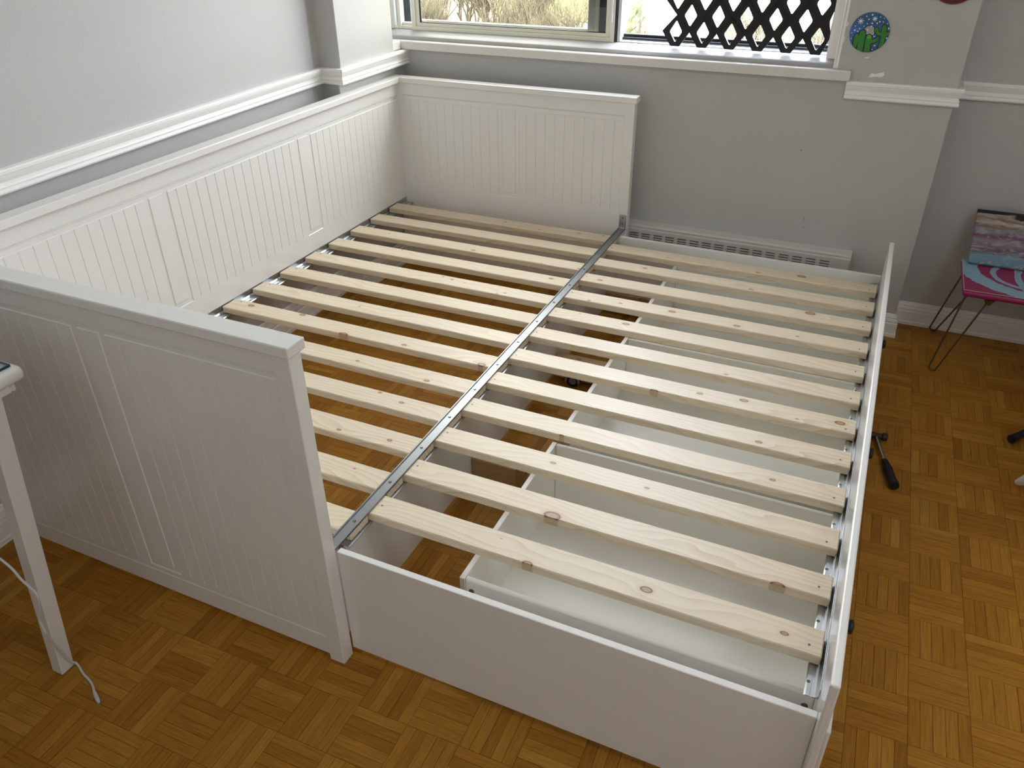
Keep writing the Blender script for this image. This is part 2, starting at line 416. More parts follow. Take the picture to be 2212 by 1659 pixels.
for n, (x, y, r, t) in enumerate(strips):
    a = ang+(PI/2 if r else 0)
    if n in near:
        o = bpy.data.objects.new('parquet_strip', sme); COL.objects.link(o)
        o.location = (x, y, random.uniform(-.0002, .0002)); o.rotation_euler = (0, 0, a)
        o['tone'] = t; setparent(o, floor)
    else:
        ca, sa = math.cos(a), math.sin(a); b0 = len(vs)
        hx, hy = PB/2-.0004, sw/2-.0004; z = random.uniform(-.0002, .0002)
        for zz in (z, -.006):
            for px, py in ((-hx, -hy), (hx, -hy), (hx, hy), (-hx, hy)): vs.append((x+px*ca-py*sa, y+px*sa+py*ca, zz))
        for f in ((0, 1, 2, 3), (0, 4, 5, 1), (1, 5, 6, 2), (2, 6, 7, 3), (3, 7, 4, 0)):
            fs.append([b0+q for q in f]); rn.append(t)
            for q in f: uvs.append(((-hx, hx, hx, -hx)[q % 4], (-hy, -hy, hy, hy)[q % 4]))
me = bpy.data.meshes.new('parquet_strips'); me.from_pydata(vs, [], fs)
uvl = me.uv_layers.new(name='UVMap'); uvl.data.foreach_set('uv', [c for p in uvs for c in p])
at = me.attributes.new('rnd', 'FLOAT', 'FACE'); at.data.foreach_set('value', rn)
me.materials.append(M['parquet'])
po = bpy.data.objects.new('parquet_strips', me); COL.objects.link(po); po['kind'] = 'stuff'; setparent(po, floor)

# mouldings -----------------------------------------------------------------
RZ0, RZ1 = .862, .921
railp = [(0, RZ1), (.019, RZ1), (.021, RZ1-.003), (.021, RZ1-.011), (.016, RZ1-.013), (.0165, RZ1-.016), (.0135, RZ1-.024), (.010, RZ1-.031),
         (.011, RZ1-.037), (.015, RZ1-.042), (.0125, RZ1-.045), (.0125, RZ1-.0465), (.015, RZ1-.048), (.0165, RZ1-.053), (.015, RZ0+.002), (.012, RZ0), (0, RZ0)]
t = moulding('trim_1', [(XL0+.018, Y0), (XL1, 1.690), (PXU, 1.690), (PXU, YW)], railp, M['trim']); tag(t, kind='structure')
t = moulding('trim_2', [(1.726, YW), (XR, YW), (XR, YR), (X1, YR)], railp, M['trim']); tag(t, kind='structure')
bbp = [(0, 0), (.019, 0), (.019, .012), (.016, .016), (.016, .055), (.013, .058), (.0145, .064), (.013, .070), (.008, .073), (.009, .079), (.006, .088), (0, .091)]
t = moulding('baseboard_left', [(XL0+.018, Y0), (XL1, 1.690), (PXF, 1.690), (PXF, YW)], [(d, z*1.14) for d, z in bbp], M['trim']); tag(t, kind='structure')
t = moulding('baseboard_far', [(1.875, YW), (XR, YW), (XR, YR), (X1, YR)], bbp, M['trim']); tag(t, kind='structure')
t = moulding('baseboard_right', [(X1, YR), (X1, Y0), (X0, Y0)], bbp, M['trim']); tag(t, kind='structure')
# window sill board, the sloping ledge under the frame, right jamb
bm = bmesh.new(); bm_prism(bm, [(2.136, .9225), (2.136, .951), (2.139, .954), (2.166, .954), (2.200, .9538), (2.200, .9225)], 'x', -.175, 1.734)
bm_box(bm, (-.175, 2.0725, .9215), (-.040, 2.1355, .9545), .0025)
s = obj('trim_3', bm, M['sill']); tag(s, kind='structure')
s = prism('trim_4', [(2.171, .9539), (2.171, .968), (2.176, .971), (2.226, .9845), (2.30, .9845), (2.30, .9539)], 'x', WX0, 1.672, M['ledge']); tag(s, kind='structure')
bm = bmesh.new(); bm_box(bm, (1.640, 2.205, .972), (1.672, 2.300, WZ1), .002); bm_box(bm, (1.672, 2.163, .9545), (1.680, 2.300, WZ1), .002)
s = obj('trim_5', bm, [M['trim']]); tag(s, kind='structure')
s = box('trim_6', (1.680, 2.1585, .956), (1.6885, 2.1625, WZ1), M['tcorner'], bev=.001); tag(s, kind='structure')

# ------------------------------------------------------------------ window
win = empty('window_1', (.79, 2.26, .985), kind='structure')
FZ0 = .985
def framebox(name, x0, x1, z0, z1, y0, y1, w, mat, parent, wb=None, step=.006):
    """mitred frame with one inner step, as four bars in one mesh"""
    wb = wb or w; bm = bmesh.new()
    for (d0, d1, i0, i1) in ((y0, y1, 0, .5), (y0+step, y1, .5, 1)):
        a, b_ = w*i0, w*i1; c, d_ = wb*i0, wb*i1
        bm_box(bm, (x0+a, d0, z0+c), (x0+b_, d1, z1-c), .0012); bm_box(bm, (x1-b_, d0, z0+c), (x1-a, d1, z1-c), .0012)
        bm_box(bm, (x0+b_, d0, z0+c), (x1-b_, d1, z0+d_), .0012); bm_box(bm, (x0+b_, d0, z1-d_), (x1-b_, d1, z1-c), .0012)
    return obj(name, bm, mat, parent)
# outer frame
bm = bmesh.new()
bm_box(bm, (-.175, 2.214, FZ0), (-.142, 2.31, WZ1), .002); bm_box(bm, (-.142, 2.226, FZ0), (-.121, 2.31, WZ1), .002)
bm_box(bm, (-.175, 2.236, WZ1-.03), (1.64, 2.31, WZ1), .002); bm_box(bm, (-.108, 2.232, FZ0), (-.090, 2.31, WZ1), .002)
bm_box(bm, (-.090, 2.234, FZ0), (-.034, 2.31, FZ0+.014), .002); bm_box(bm, (-.090, 2.240, FZ0+.014), (-.034, 2.31, FZ0+.026), .002)
obj('window_frame', bm, M['beige'], win)
box('bead_strip', (-.120, 2.218, FZ0+.012), (-.108, 2.24, WZ1), M['alu'], win, bev=.003)
sash = framebox('sash', -.034, .862, FZ0-.0005, WZ1-.03, 2.226, 2.250, .038, M['beige'], win, wb=.030)
box('pane', (.002, 2.239, FZ0+.028), (.826, 2.2425, WZ1-.06), M['pane'], sash)
bm = bmesh.new()
for a, b in (((.0035, 2.2325, FZ0+.0295), (.8255, 2.2385, FZ0+.0318)), ((.0035, 2.2318, FZ0+.0295), (.0095, 2.2385, WZ1-.062)), ((.8225, 2.2335, FZ0+.0325), (.8255, 2.2385, WZ1-.062))): bm_box(bm, a, b)
obj('glazing_gasket', bm, M['gasket'], sash)
box('pull_strip', (.846, 2.219, 1.055), (.853, 2.2255, 1.9), M['alu'], sash, bev=.001)
# behind: outer sash stile, its screen, side light
box('outer_stile', (.738, 2.262, FZ0+.02), (.786, 2.285, WZ1-.03), M['greyalu'], win, bev=.003)
box('stile_strip', (.772, 2.256, FZ0+.02), (.785, 2.2618, WZ1-.03), M['alu'], win, bev=.001)
box('insect_screen', (.787, 2.262, FZ0+.02), (.862, 2.266, WZ1-.03), M['screen'], win)
box('insect_screen', (-.0895, 2.262, FZ0+.026), (-.058, 2.266, WZ1-.03), M['screen'], win)
box('outer_rail', (-.06, 2.262, FZ0+.0), (.738, 2.285, FZ0+.036), M['greyalu'], win, bev=.003)
box('meeting_stile', (.8625, 2.226, FZ0), (.8675, 2.285, WZ1-.03), M['gasket'], win)
box('edge_strip', (.869, 2.236, FZ0), (.884, 2.285, WZ1-.03), M['alu'], win, bev=.002)
bm = bmesh.new()
bm_box(bm, (.884, 2.262, FZ0), (1.640, 2.295, FZ0+.0155), .002); bm_box(bm, (.884, 2.256, FZ0), (1.640, 2.262, FZ0+.009), .001); bm_box(bm, (.884, 2.275, FZ0+.0155), (1.640, 2.29, FZ0+.026), .002)
obj('sliding_track', bm, M['gasket'], win)
bm = bmesh.new(); bm_box(bm, (.884, 2.236, FZ0), (1.640, 2.2558, FZ0+.004), .001); bm_box(bm, (.884, 2.244, FZ0+.004), (1.640, 2.2475, FZ0+.0075), .001)
obj('track_ledge', bm, M['alu'], win)

# black lattice in the open half: rhombic cells, each with a rhombic hole
lat_y0, lat_y1 = 2.206, 2.219
def lattice():
    P, R, hx, hz = .0998, .0556, .0236, .0385
    bm = bmesh.new(); x0c, z0c = 1.1035, 1.0385; zb = .9875; xr = 1.6395
    def clip(p): return (min(p[0], xr), max(p[1], zb))
    rows = 17
    for m in range(rows):
        for k in range(6):
            cx = x0c+(k+(.5 if m % 2 else 0))*P; cz = z0c+m*R
            if cx-P/2 > xr-.02: continue
            def diamond(a, b):
                return [(cx-a, cz), (cx, cz-b), (cx+a, cz), (cx, cz+b)]
            def rounded(a, b, t):
                pts = diamond(a, b); out = []
                for i in range(4):
                    p, q, r_ = pts[i-1], pts[i], pts[(i+1) % 4]
                    out.append((q[0]+(p[0]-q[0])*t, q[1]+(p[1]-q[1])*t)); out.append((q[0]+(r_[0]-q[0])*t, q[1]+(r_[1]-q[1])*t))
                return out
            ou = rounded(P/2+.001, R+.001, .0); inn = rounded(hx, hz, .09)
            if m == 0:      # flat foot
                f = .13; ou = [ou[0], ou[1], (cx-P/2*.32, zb), (cx+P/2*.32, zb), ou[4], ou[5], ou[6], ou[7]]
            ou = [clip(p) for p in ou]; inn = [(min(p[0], xr), p[1]) for p in inn]
            F = [[bm.verts.new((p[0], y, p[1])) for p in L] for L in (ou, inn) for y in (lat_y0, lat_y1)]
            o0, o1, i0, i1 = F
            for a in range(8):
                b = (a+1) % 8
                def face(*v):
                    c = []
                    for q in v:
                        if not c or all((q.co-w.co).length > 1e-5 for w in c): c.append(q)
                    if len(c) >= 3:
                        try: bm.faces.new(c)
                        except ValueError: pass
                face(o0[a], o0[b], i0[b], i0[a]); face(o1[b], o1[a], i1[a], i1[b])
                face(i0[a], i0[b], i1[b], i1[a]); face(o0[b], o0[a], o1[a], o1[b])
    return bm
la = obj('lattice_panel', lattice(), M['lattice'])
tag(la, 'black diamond lattice panel standing in the open right half of the window', 'lattice')

# ------------------------------------------------------------------ outdoors
M['drygrass'] = paint('dry_lawn', (.175, .158, .122), .9, .05, var=.35, vscale=.25)
M['lawn'] = paint('green_lawn', (.14, .15, .06), .9, .05, var=.2, vscale=.6)
M['path'] = paint('pale_path', (.24, .22, .19), .9, .05)
M['bark'] = paint('pale_bark', (.12, .10, .07), .9, .05)
M['twig'] = paint('bare_twig', (.16, .14, .095), .9, .05)
M['needle'] = paint('conifer_green', (.22, .225, .13), .8, .05, var=.4, vscale=3)
M['bud'] = paint('yellow_buds', (.50, .46, .12), .8, .2, var=.3, vscale=4)
GZ = -5.0
g = box('ground_outside', (-90, 6, GZ-.3), (70, 140, GZ), M['drygrass']); tag(g, kind='structure')
def patch(name, pts, mat):
    bm = bmesh.new(); bm_prism(bm, pts, 'z', GZ, GZ+.03); o = obj(name, bm, mat, g); return o
patch('lawn_patch', [(-21, 46), (-12, 44), (-10, 56), (-14, 62), (-24, 58)], M['lawn'])
patch('footpath', [(-20, 43), (12, 36), (13, 39), (-20, 46)], M['path'])
def tree(x, y, h, label, kind, group=None):
    r = random.Random(int(x*31+y*17)); root = empty(kind+'_tree', (x, y, GZ+.0), label, 'tree', group)
    bt = bmesh.new(); bf = bmesh.new()
    if kind == 'bare':
        def grow(p, d, L, rad, lev):
            q = p+d*L; bm = bt if lev < 3 else bf
            mid = (p+q)/2+Vector((r.uniform(-1, 1), r.uniform(-1, 1), r.uniform(-1, 1)))*L*.07
            bm_tube(bm, [p, mid, q], [rad, rad*.85, rad*.68], 4)
            if lev >= 5 or (lev == 4 and r.random() < .35): return
            for _ in range(4 if lev in (1, 2, 3) else 3):
                nd = (d+Vector((r.uniform(-1, 1), r.uniform(-1, 1), r.uniform(-.2, .8)))*.62).normalized()
                nd = (nd+Vector((x-q.x, y-q.y, 0))*.22).normalized()
                grow(p+(q-p)*r.uniform(.55, 1), nd, L*r.uniform(.6, .82), rad*.62, lev+1)
        base = Vector((x, y, GZ))
        for s in range(r.choice((2, 3))):
            d = Vector((r.uniform(-.22, .22), r.uniform(-.2, .2), 1)).normalized()
            grow(base+Vector((r.uniform(-.15, .15), r.uniform(-.15, .15), -.05)), d, h*.30, h*.014, 0)
        obj('trunk', bt, M['bark'], root); f = obj('twigs', bf, M['twig'], root); f['kind'] = 'stuff'
    else:
        bm_tube(bt, [(x, y, GZ-.05), (x, y, GZ+h)], [h*.02, .01], 6)
        for k in range(620):
            t = r.random()**.8; z = GZ+h*(.06+.93*t); rr = h*.21*(1-t)+.05; a = r.uniform(0, 2*PI)
            q = Vector((x+rr*math.cos(a), y+rr*math.sin(a), z-.12*rr)); p = Vector((x, y, z))
            s = Vector((-math.sin(a), math.cos(a), 0))*r.uniform(.05, .13)*rr+Vector((0, 0, .02))
            m_ = p+(q-p)*r.uniform(.35, .6); v = [bf.verts.new(c) for c in (m_-s, q-s*.5+Vector((0, 0, -.06)), q+s*.5, m_+s+Vector((0, 0, .08)))]
            bf.faces.new(v)
        obj('trunk', bt, M['bark'], root); f = obj('needles', bf, M['needle'], root); f['kind'] = 'stuff'
    return root
tree(-11.1, 22.0, 5.0, 'bare pale tree nearest the left jamb of the closed window pane', 'bare')
tree(-8.9, 22.4, 5.0, 'bare bushy tree in the middle front beyond the closed pane', 'bare')
tree(-6.8, 22.0, 4.7, 'bare forked tree front right beyond the closed pane', 'bare')
tree(-14.4, 27.2, 5.2, 'bare tree behind at far left beyond the closed pane', 'bare')
tree(-12.2, 28.0, 5.4, 'bare many-stemmed tree behind, left of centre beyond the closed pane', 'bare')
tree(-9.9, 27.4, 5.0, 'bare slender tree behind, right of centre beyond the closed pane', 'bare')
tree(-15.6, 33.0, 5.2, 'bare tree farthest back on the left beyond the closed pane', 'bare')
tree(-12.9, 33.6, 5.2, 'bare tree farthest back in the middle beyond the closed pane', 'bare')
tree(-4.6, 21.5, 4.9, 'yellow-green conifer beyond the open half beside the lattice', 'conifer')
tree(-2.2, 25.0, 5.0, 'bare tree showing through the left of the black lattice', 'bare')
tree(.2, 25.0, 5.0, 'bare tree showing through the right of the black lattice', 'bare')

# ------------------------------------------------------------------ daybed
bed = empty('daybed', (.49, 1.04, 0), 'white daybed with grooved panels and slatted base, left part against the wall', 'bed')
HB = .83
def trap(x, a, b, e):
    return max(0., min(1., (x-(a-e))/e, ((b+e)-x)/e))
def grooved_board(name, u0, u1, z0, z1, feats, plane, front, back, mat, parent):
    """front face is a height field with routed grooves. plane 'y' -> u=x ; 'x' -> u=y. front/back coordinate along the normal"""
    U = {u0, u1}; Zs = {z0, z1}
    for (a, b, c, d, dep, e) in feats:
        for s, lo, hi, A, B in ((U, u0, u1, a, b), (Zs, z0, z1, c, d)):
            for v in (A-e, A, B, B+e):
                if lo < v < hi: s.add(round(v, 5))
    U = sorted(U); Zs = sorted(Zs); sg = 1 if front > back else -1
    def P(u, z, t): return (u, t, z) if plane == 'y' else (t, u, z)
    bm = bmesh.new(); g = []
    for u in U:
        fe = [f for f in feats if f[0]-f[5] < u < f[1]+f[5]]
        col = []
        for z in Zs:
            d = 0
            for (a, b, c, dd, dep, e) in fe:
                k = min(trap(u, a, b, e), trap(z, c, dd, e))
                if k*dep > d: d = k*dep
            col.append(bm.verts.new(P(u, z, front-sg*d)))
        g.append(col)
    for i in range(len(U)-1):
        for j in range(len(Zs)-1): bm.faces.new((g[i][j], g[i+1][j], g[i+1][j+1], g[i][j+1]))
    bk = [[bm.verts.new(P(u, z, back)) for z in (z0, z1)] for u in (u0, u1)]
    nu, nz = len(U)-1, len(Zs)-1
    bm.faces.new((bk[0][0], bk[0][1], bk[1][1], bk[1][0]))
    bm.faces.new([g[i][0] for i in range(nu+1)]+[bk[1][0], bk[0][0]])
    bm.faces.new([g[i][nz] for i in range(nu+1)]+[bk[1][1], bk[0][1]])
    bm.faces.new([g[0][j] for j in range(nz+1)]+[bk[0][1], bk[0][0]])
    bm.faces.new([g[nu][j] for j in range(nz+1)]+[bk[1][1], bk[1][0]])
    return obj(name, bm, mat, parent)
def feats_for(u0, u1, sections, planks, zbot, zplank, ztop, zline, bottom_line=None):
    F = [(u0, u1, ztop+.0022, zline-.0045, .0022, .0018), (u0, u1, zline-.0006, zline+.0006, .0030, .0012)]
    if bottom_line: F.append((u0, u1, bottom_line-.0006, bottom_line+.0006, .0020, .0022))
    for gs in sections:
        for x in gs: F.append((x-.0002, x+.0002, zbot+random.uniform(-.003, .003), ztop-.001, 00.0015, .0014))
    for (a, b) in planks:
        for c in (a-.0095, b+.0095): F.append((c-.008, c+.008, zplank-.016, ztop+.004, .0022, .0018))
        F.append((a-.0175, b+.0175, zplank-.016, zplank-.002, .0022, .0018))
    return F
PT = .0345
def end_panel(yf, yb, inner):
    """yf visible (routed) face, yb hidden face"""
    s = -1 if yf < yb else 1
    if inner:
        secs = [[.040+.0408*k for k in range(10)], [.574+.0408*k for k in range(10)]]; planks = [(.465, .523)]
        F = feats_for(.010, .976, secs, planks, .395, .400, .7395, .7600)
    else:
        secs = [[.034+.0405*k+.02 for k in range(10)], [.588+.0402*k for k in range(10)]]; planks = [(.477, .535)]
        F = feats_for(.034, .978, secs, planks, .097, .108, .7505, .7665, bottom_line=.075)
    p = grooved_board('end_panel', -.003, .977, .018, .808, F, 'y', yf-(s*.0012), yb, M['bed'], bed)
    lo, hi = min(yf, yb), max(yf, yb)
    box('leg', (-.042, lo, 0), (-.003, hi, .808), M['bed'], p, bev=.0015)
    box('leg', (.977, lo, 0), (1.016, hi, .808), M['bed'], p, bev=.0015)
    cp = bmesh.new(); bm_box(cp, (-.049, lo-.0075, .8076), (1.023, hi+.0075, HB), .0025, 2)
    obj('cap', cp, M['bed'], p)
    return p
YF = 2.0432
end_panel(0, PT, False)
end_panel(YF, YF+PT, True)
gs = [[.080+.0411*k for k in range(14)], [.772+.0411*k for k in range(14)], [1.463+.0417*k for k in range(13)]]
F = feats_for(.045, 2.032, gs, [(.667, .720), (1.358, 1.413)], .389, .402, .7405, .7600)
bp_ = grooved_board('back_panel', PT, YF, .272, .808, F, 'x', -.014, -.040, M['bed'], bed)
box('cap', (-.049, PT+.0076, .8076), (0, YF-.0076, HB), M['bed'], bp_, bev=.0025, seg=2)

# slats --------------------------------------------------------------------
ZS, TS, SWD = .318, .022, .068
def slat_mesh(L):
    bm = bmesh.new(); bm_box(bm, (0, -SWD/2, -TS), (L, SWD/2, 0), .0022, 1)
    me = bpy.data.meshes.new('slat'); bm.to_mesh(me); bm.free(); me.materials.append(M['pine']); return me
def slat(me, x, y, parent, knots, nails):
    o = bpy.data.objects.new('slat', me); COL.objects.link(o); o.location = (x, y, ZS)
    rr = random.Random(int(y*1000)+int(x*77))
    ks = list(knots)[:NK]
    while len(ks) < NK: ks.append((9., 9., .001))
    for i, k in enumerate(ks): o['knot%d' % i] = [float(c) for c in k]
    setparent(o, parent)
    for nx, ny in nails:
        c = bmesh.new(); bm_cyl(c, (x+nx, y+ny, ZS-.0005), (x+nx, y+ny, ZS+.0003), .0026, 8); obj('nail', c, M['dsteel'], o)
    return o
KL = {12: [(.27, .03, .003), (.539, .006, .0045), (.703, -.016, .004), (.867, .004, .0045), (.963, .018, .004)],
      11: [(.50, .01, .002)], 10: [(.352, .030, .003), (.554, -.018, .006), (.842, -.028, .003), (.987, -.021, .005), (.165, .004, .003)],
      9: [(.924, .009, .006), (.301, .026, .003)], 8: [(.565, .021, .003), (.605, .012, .004), (.823, -.013, .0035), (.80, -.028, .003), (.66, .005, .002)],
      6: [(.423, .0, .0025)], 5: [(.085, .011, .008), (.285, .024, .007), (.484, -.034, .011), (.695, -.017, .006), (.963, -.027, .009)],
      4: [(.619, -.005, .004), (.86, -.02, .006)], 3: [(.773, .024, .004), (.854, .004, .005)], 2: [(.772, -.020, .0045), (.916, -.007, .005)], 1: [(.90, .01, .0025)]}
KR = {0: [(.380, -.033, .008), (.623, -.003, .009), (.887, -.004, .0055), (.30, .012, .0015)], 1: [(.372, -.026, .014), (.857, -.037, .011)],
      2: [(.303, .001, .005), (.536, .001, .004)], 3: [(.795, -.002, .005), (.28, -.036, .005)], 4: [(.740, -.013, .006)],
      5: [(.436, -.036, .008), (.555, 0, .006), (.671, .013, .008), (.813, -.02, .003), (.916, .005, .009)], 6: [(.60, -.02, .004)],
      7: [(.247, .011, .008), (.09, .02, .002)], 8: [(.083, -.026, .004), (.186, -.004, .004), (.358, .004, .008), (.570, -.012, .007), (.753, -.008, .0035)],
      9: [(.064, -.007, .006), (.770, .019, .011)], 10: [(.179, .006, .006), (.563, -.023, .005)], 11: [(.231, -.015, .003), (.560, -.022, .005), (.707, .005, .010)]}
KR = {k: [(a+.026, b, c) for a, b, c in v] for k, v in KR.items()}
mL = slat_mesh(1.012+.008); mR = slat_mesh(1.972-.990)
for j in range(13):
    slat(mL, -.008, .128+.1492*j, bed, KL.get(j, []), [(.035, .02)])
YR0 = .2000
# rails ---------------------------------------------------------------------
def rail_holes(name, x0, x1, y0, y1, z, flip, ys, parent, wall):
    """angle rail: flange with ribs and punched dimples, upright against the board"""
    s = 1 if x1 > x0 else -1
    w = abs(x1-x0)
    prof = [(0, ZS+.001), (.0015, ZS+.001), (.0015, z+.004), (.006, z), (w*.42, z), (w*.47, z-.0025), (w*.56, z-.0025), (w*.61, z), (w-.003, z), (w, z-.002), (w, z-.0035), (w-.003, z-.0015), (0, z-.0015)]
    if flip == 2: prof = [(0, z), (w-.003, z), (w, z-.002), (w, z-.0035), (w-.003, z-.0015), (.0015, z-.0015), (.0015, z-.025), (0, z-.025)]
    o = prism(name, [(x0+s*d, zz) for d, zz in prof], 'y', y0, y1, M['zinc'], parent)
    for y in ys:
        bm = bmesh.new(); cx = x0+s*w*.80
        bm_cyl(bm, (cx, y, z-.0008), (cx, y, z+.0003), .0034, 12); obj('rivet_hole', bm, M['hole'], o)
    return o
rail_holes('slat_rail', -.0138, .022, .040, YF-.004, ZS-TS-.0006, 1, [.128+.1492*(j+.5) for j in range(-1, 13)][1:], bed, 0)
# centre channel on top of the left slats, its screws and its brackets
prof = [(.9835, ZS+.0003), (.9835, ZS+.0040), (.9845, ZS+.0050), (.9870, ZS+.0050), (.9880, ZS+.0040), (.9890, ZS+.0020), (1.0080, ZS+.0020), (1.0090, ZS+.0040), (1.0100, ZS+.0050), (1.0125, ZS+.0050), (1.0135, ZS+.0040), (1.0135, ZS+.0003)]
cr = prism('centre_rail', prof, 'y', .042, YF-.008, M['dullzinc'], bed)
for j in range(13):
    y = .1303+.1466*j
    c = bmesh.new(); bm_cyl(c, (.9985, y, ZS+.0020), (.9985, y, ZS+.0042), .0042, 10, .0034); bm_cyl(c, (.9985, y, ZS+.0040), (.9985, y, ZS+.0046), .0016, 6)
    obj('screw', c, M['steel'], cr, smooth=True)
br = bmesh.new()
bm_box(br, (.984, YF-.0035, ZS-.004), (1.013, YF-.0008, .376), .0008); bm_box(br, (.9865, YF-.006, ZS+.006), (.9895, YF-.0035, .350), .0008); bm_box(br, (1.0075, YF-.006, ZS+.006), (1.0105, YF-.0035, .350), .0008)
bm_box(br, (.984, YF-.010, ZS-.001), (1.013, YF-.002, ZS+.0055), .001)
brk = obj('rail_bracket', br, M['zinc'], cr)
for zz in (.364, .340):
    cyl('screw', (.9985, YF-.0035, zz), (.9985, YF-.0062, zz), .0046, M['steel'], brk, n=12, r2=.003)
br = bmesh.new(); bm_box(br, (.984, PT+.0008, ZS-.004), (1.013, PT+.0035, .376), .0008); bm_box(br, (.984, PT+.002, ZS-.001), (1.013, PT+.010, ZS+.0055), .001)
brk = obj('rail_bracket', br, M['zinc'], cr)
for zz in (.364, .340):
    cyl('screw', (.9985, PT+.0035, zz), (.9985, PT+.0062, zz), .0046, M['steel'], brk, n=12, r2=.003)

# ------------------------------------------------------------------ pull-out half with drawers
po_ = empty('pull_out_bed', (1.5, 1.0, 0), 'white pull-out bed half with open slats over three drawers, standing in the room', 'bed')
ZT = .3185
side = box('side_panel', (1.0175, .0355, .022), (1.9785, .0505, ZT), M['bed'], po_, bev=.0012)
side2 = box('side_panel', (1.0175, 1.950, .022), (1.9785, 1.966, ZT), M['bed'], po_, bev=.0012)
fp = bmesh.new(); bm_prism(fp, [(.004, .030), (.040, .030), (.040, .285), (1.934, .285), (1.934, .030), (1.968, .030), (1.968, .4428), (.004, .4428)], 'x', 1.9790, 1.9945)
bmesh.ops.bevel(fp, geom=list(fp.edges), offset=.0035, segments=2, affect='EDGES', profile=.5)
obj('front_panel', fp, M['bed'], po_)
board = box('back_board', (.970, .0505, .020), (.985, 1.950, .2920), M['bed'], po_, bev=.001)
rail_holes('slat_rail', .9855, 1.0175, .078, 1.945, ZS-TS-.0006, 2, [YR0+.1492*(k-.5) for k in range(0, 12)], po_, 0)
rail_holes('slat_rail', 1.9785, 1.9535, .095, 1.945, ZS-TS-.0006, -1, [YR0+.1492*(k-.5) for k in range(0, 12)], po_, 0)
nl = bmesh.new(); bm_box(nl, (1.004, .072, .266), (1.0085, .0765, .292), .001); bm_box(nl, (1.004, .072, .266), (1.0165, .0765, .2695), .001)
obj('rail_hook', nl, M['zinc'], po_)
for k in range(12):
    slat(mR, .990, YR0+.1492*k, po_, KR.get(k, []), [(.958, -.012+.006*math.sin(k*2.1)), (.035, .0+.01*math.sin(k))])
def caster(x, y, parent, r=.026, facing=False):
    d = Vector((0, .009, 0)) if facing else Vector((.009, 0, 0)); p = Vector((x, y, r))
    c = bmesh.new(); bm_cyl(c, p-d, p+d, r, 20)
    w = obj('caster', c, M['black'], parent, smooth=True)
    c = bmesh.new(); bm_cyl(c, p-d*1.2, p+d*1.2, r*.55, 16); obj('caster_hub', c, M['castergrey'], w, smooth=True)
    if facing:
        c = bmesh.new(); n = 9
        bm_tube(c, [p-d*1.3+Vector((math.cos(a), 0, math.sin(a)))*r*1.02 for a in [PI*k/(n-1)*1.1-.15 for k in range(n)]], .0045, 6); obj('caster_hood', c, M['castergrey'], w, smooth=True)
    return w
for y0, y1 in ((.700, .745), (1.335, 1.380), (1.905, 1.949)):
    b = box('cross_beam', (.9855, y0, .014), (1.232, y1, .090), M['pinebeam'], po_, bev=.002, origin=(.9855, (y0+y1)/2, .09))
    for i in range(NK): b['knot%d' % i] = [[.09, 0., .006], [.16, -.022, .012], [9., 9, .01], [9., 9, .01], [9., 9, .01]][i]
    if y0 < 1.5: caster(1.070, y0-.014 if 1 < y0 < 1.5 else y1+.014 if y0 < 1 else y0-.030, b, .024, 1 < y0 < 1.5)
def drawer(y0, y1, name='drawer', lab=None):
    x0, x1 = 1.2475, 1.9788; zt, zb, t = .240, .050, .0125
    d = bmesh.new()
    bm_box(d, (x0+t, y0+t, zb-.004), (x1, y1-t, zb), 0)
    dr = obj('drawer', d, M['bedin'], po_)
    box('back_side', (x0, y0, zb-.012), (x0+t, y1, zt), M['bedin'], dr, bev=.0008)
    for a in (y0, y1-t):
        s = bmesh.new(); bm_box(s, (x0+t+.0004, a, zb-.012), (x1, a+t, zt), .004, 2); obj('long_side', s, M['bedin'], dr)
    # raw chipboard ends of the back board
    for a in (y0-.0004, y1-.0006):
        s = bmesh.new(); bm_box(s, (x0+.0012, a, zb), (x0+t-.001, a+.001, zt-.0012)); obj('raw_edge', s, M['chip'], dr)
    for xx, zz in ((x0+.028, .209), (x1-.014, .209)):
        s = bmesh.new(); bm_cyl(s, (xx, y0-.0012, zz), (xx, y0+.001, zz), .0062, 14); bm_box(s, (xx-.003, y0-.0018, zz-.0006), (xx+.003, y0-.001, zz+.0006))
        obj('cam_screw', s, M['dsteel'], dr)
    yc = (y0+y1)/2; n = (yc-.411)/.633
    fa, fb = .046+.640*n, .046+.640*n+.634
    box('inner_front', (1.9790, fa+.010 if n > .5 else .0515, .040), (1.9944, min(fb-.010, 1.932), .2835), M['bedin'], dr, bev=.001)
    f = bmesh.new(); bm_box(f, (1.9946, fa, .040), (2.0075, fb, .281), .004, 2)
    fr = obj('drawer_front', f, M['bed'], dr)
    kc = (2.0075, (.385, 1.030, 1.685)[round(n)], .195)
    lathe('knob', [(.006, 0), (.006, .010), (.0075, .012), (.0145, .016), (.016, .020), (.0145, .0245), (.008, .027), (.001, .0275)], kc, 'x', M['knob'], dr)
    for xx in (x0+.06, x1-.06):
        for yy in (y0+.04, y1-.04): caster(xx, yy, dr, .0185)
for n in range(3): drawer(.143+.633*n, .679+.633*n)

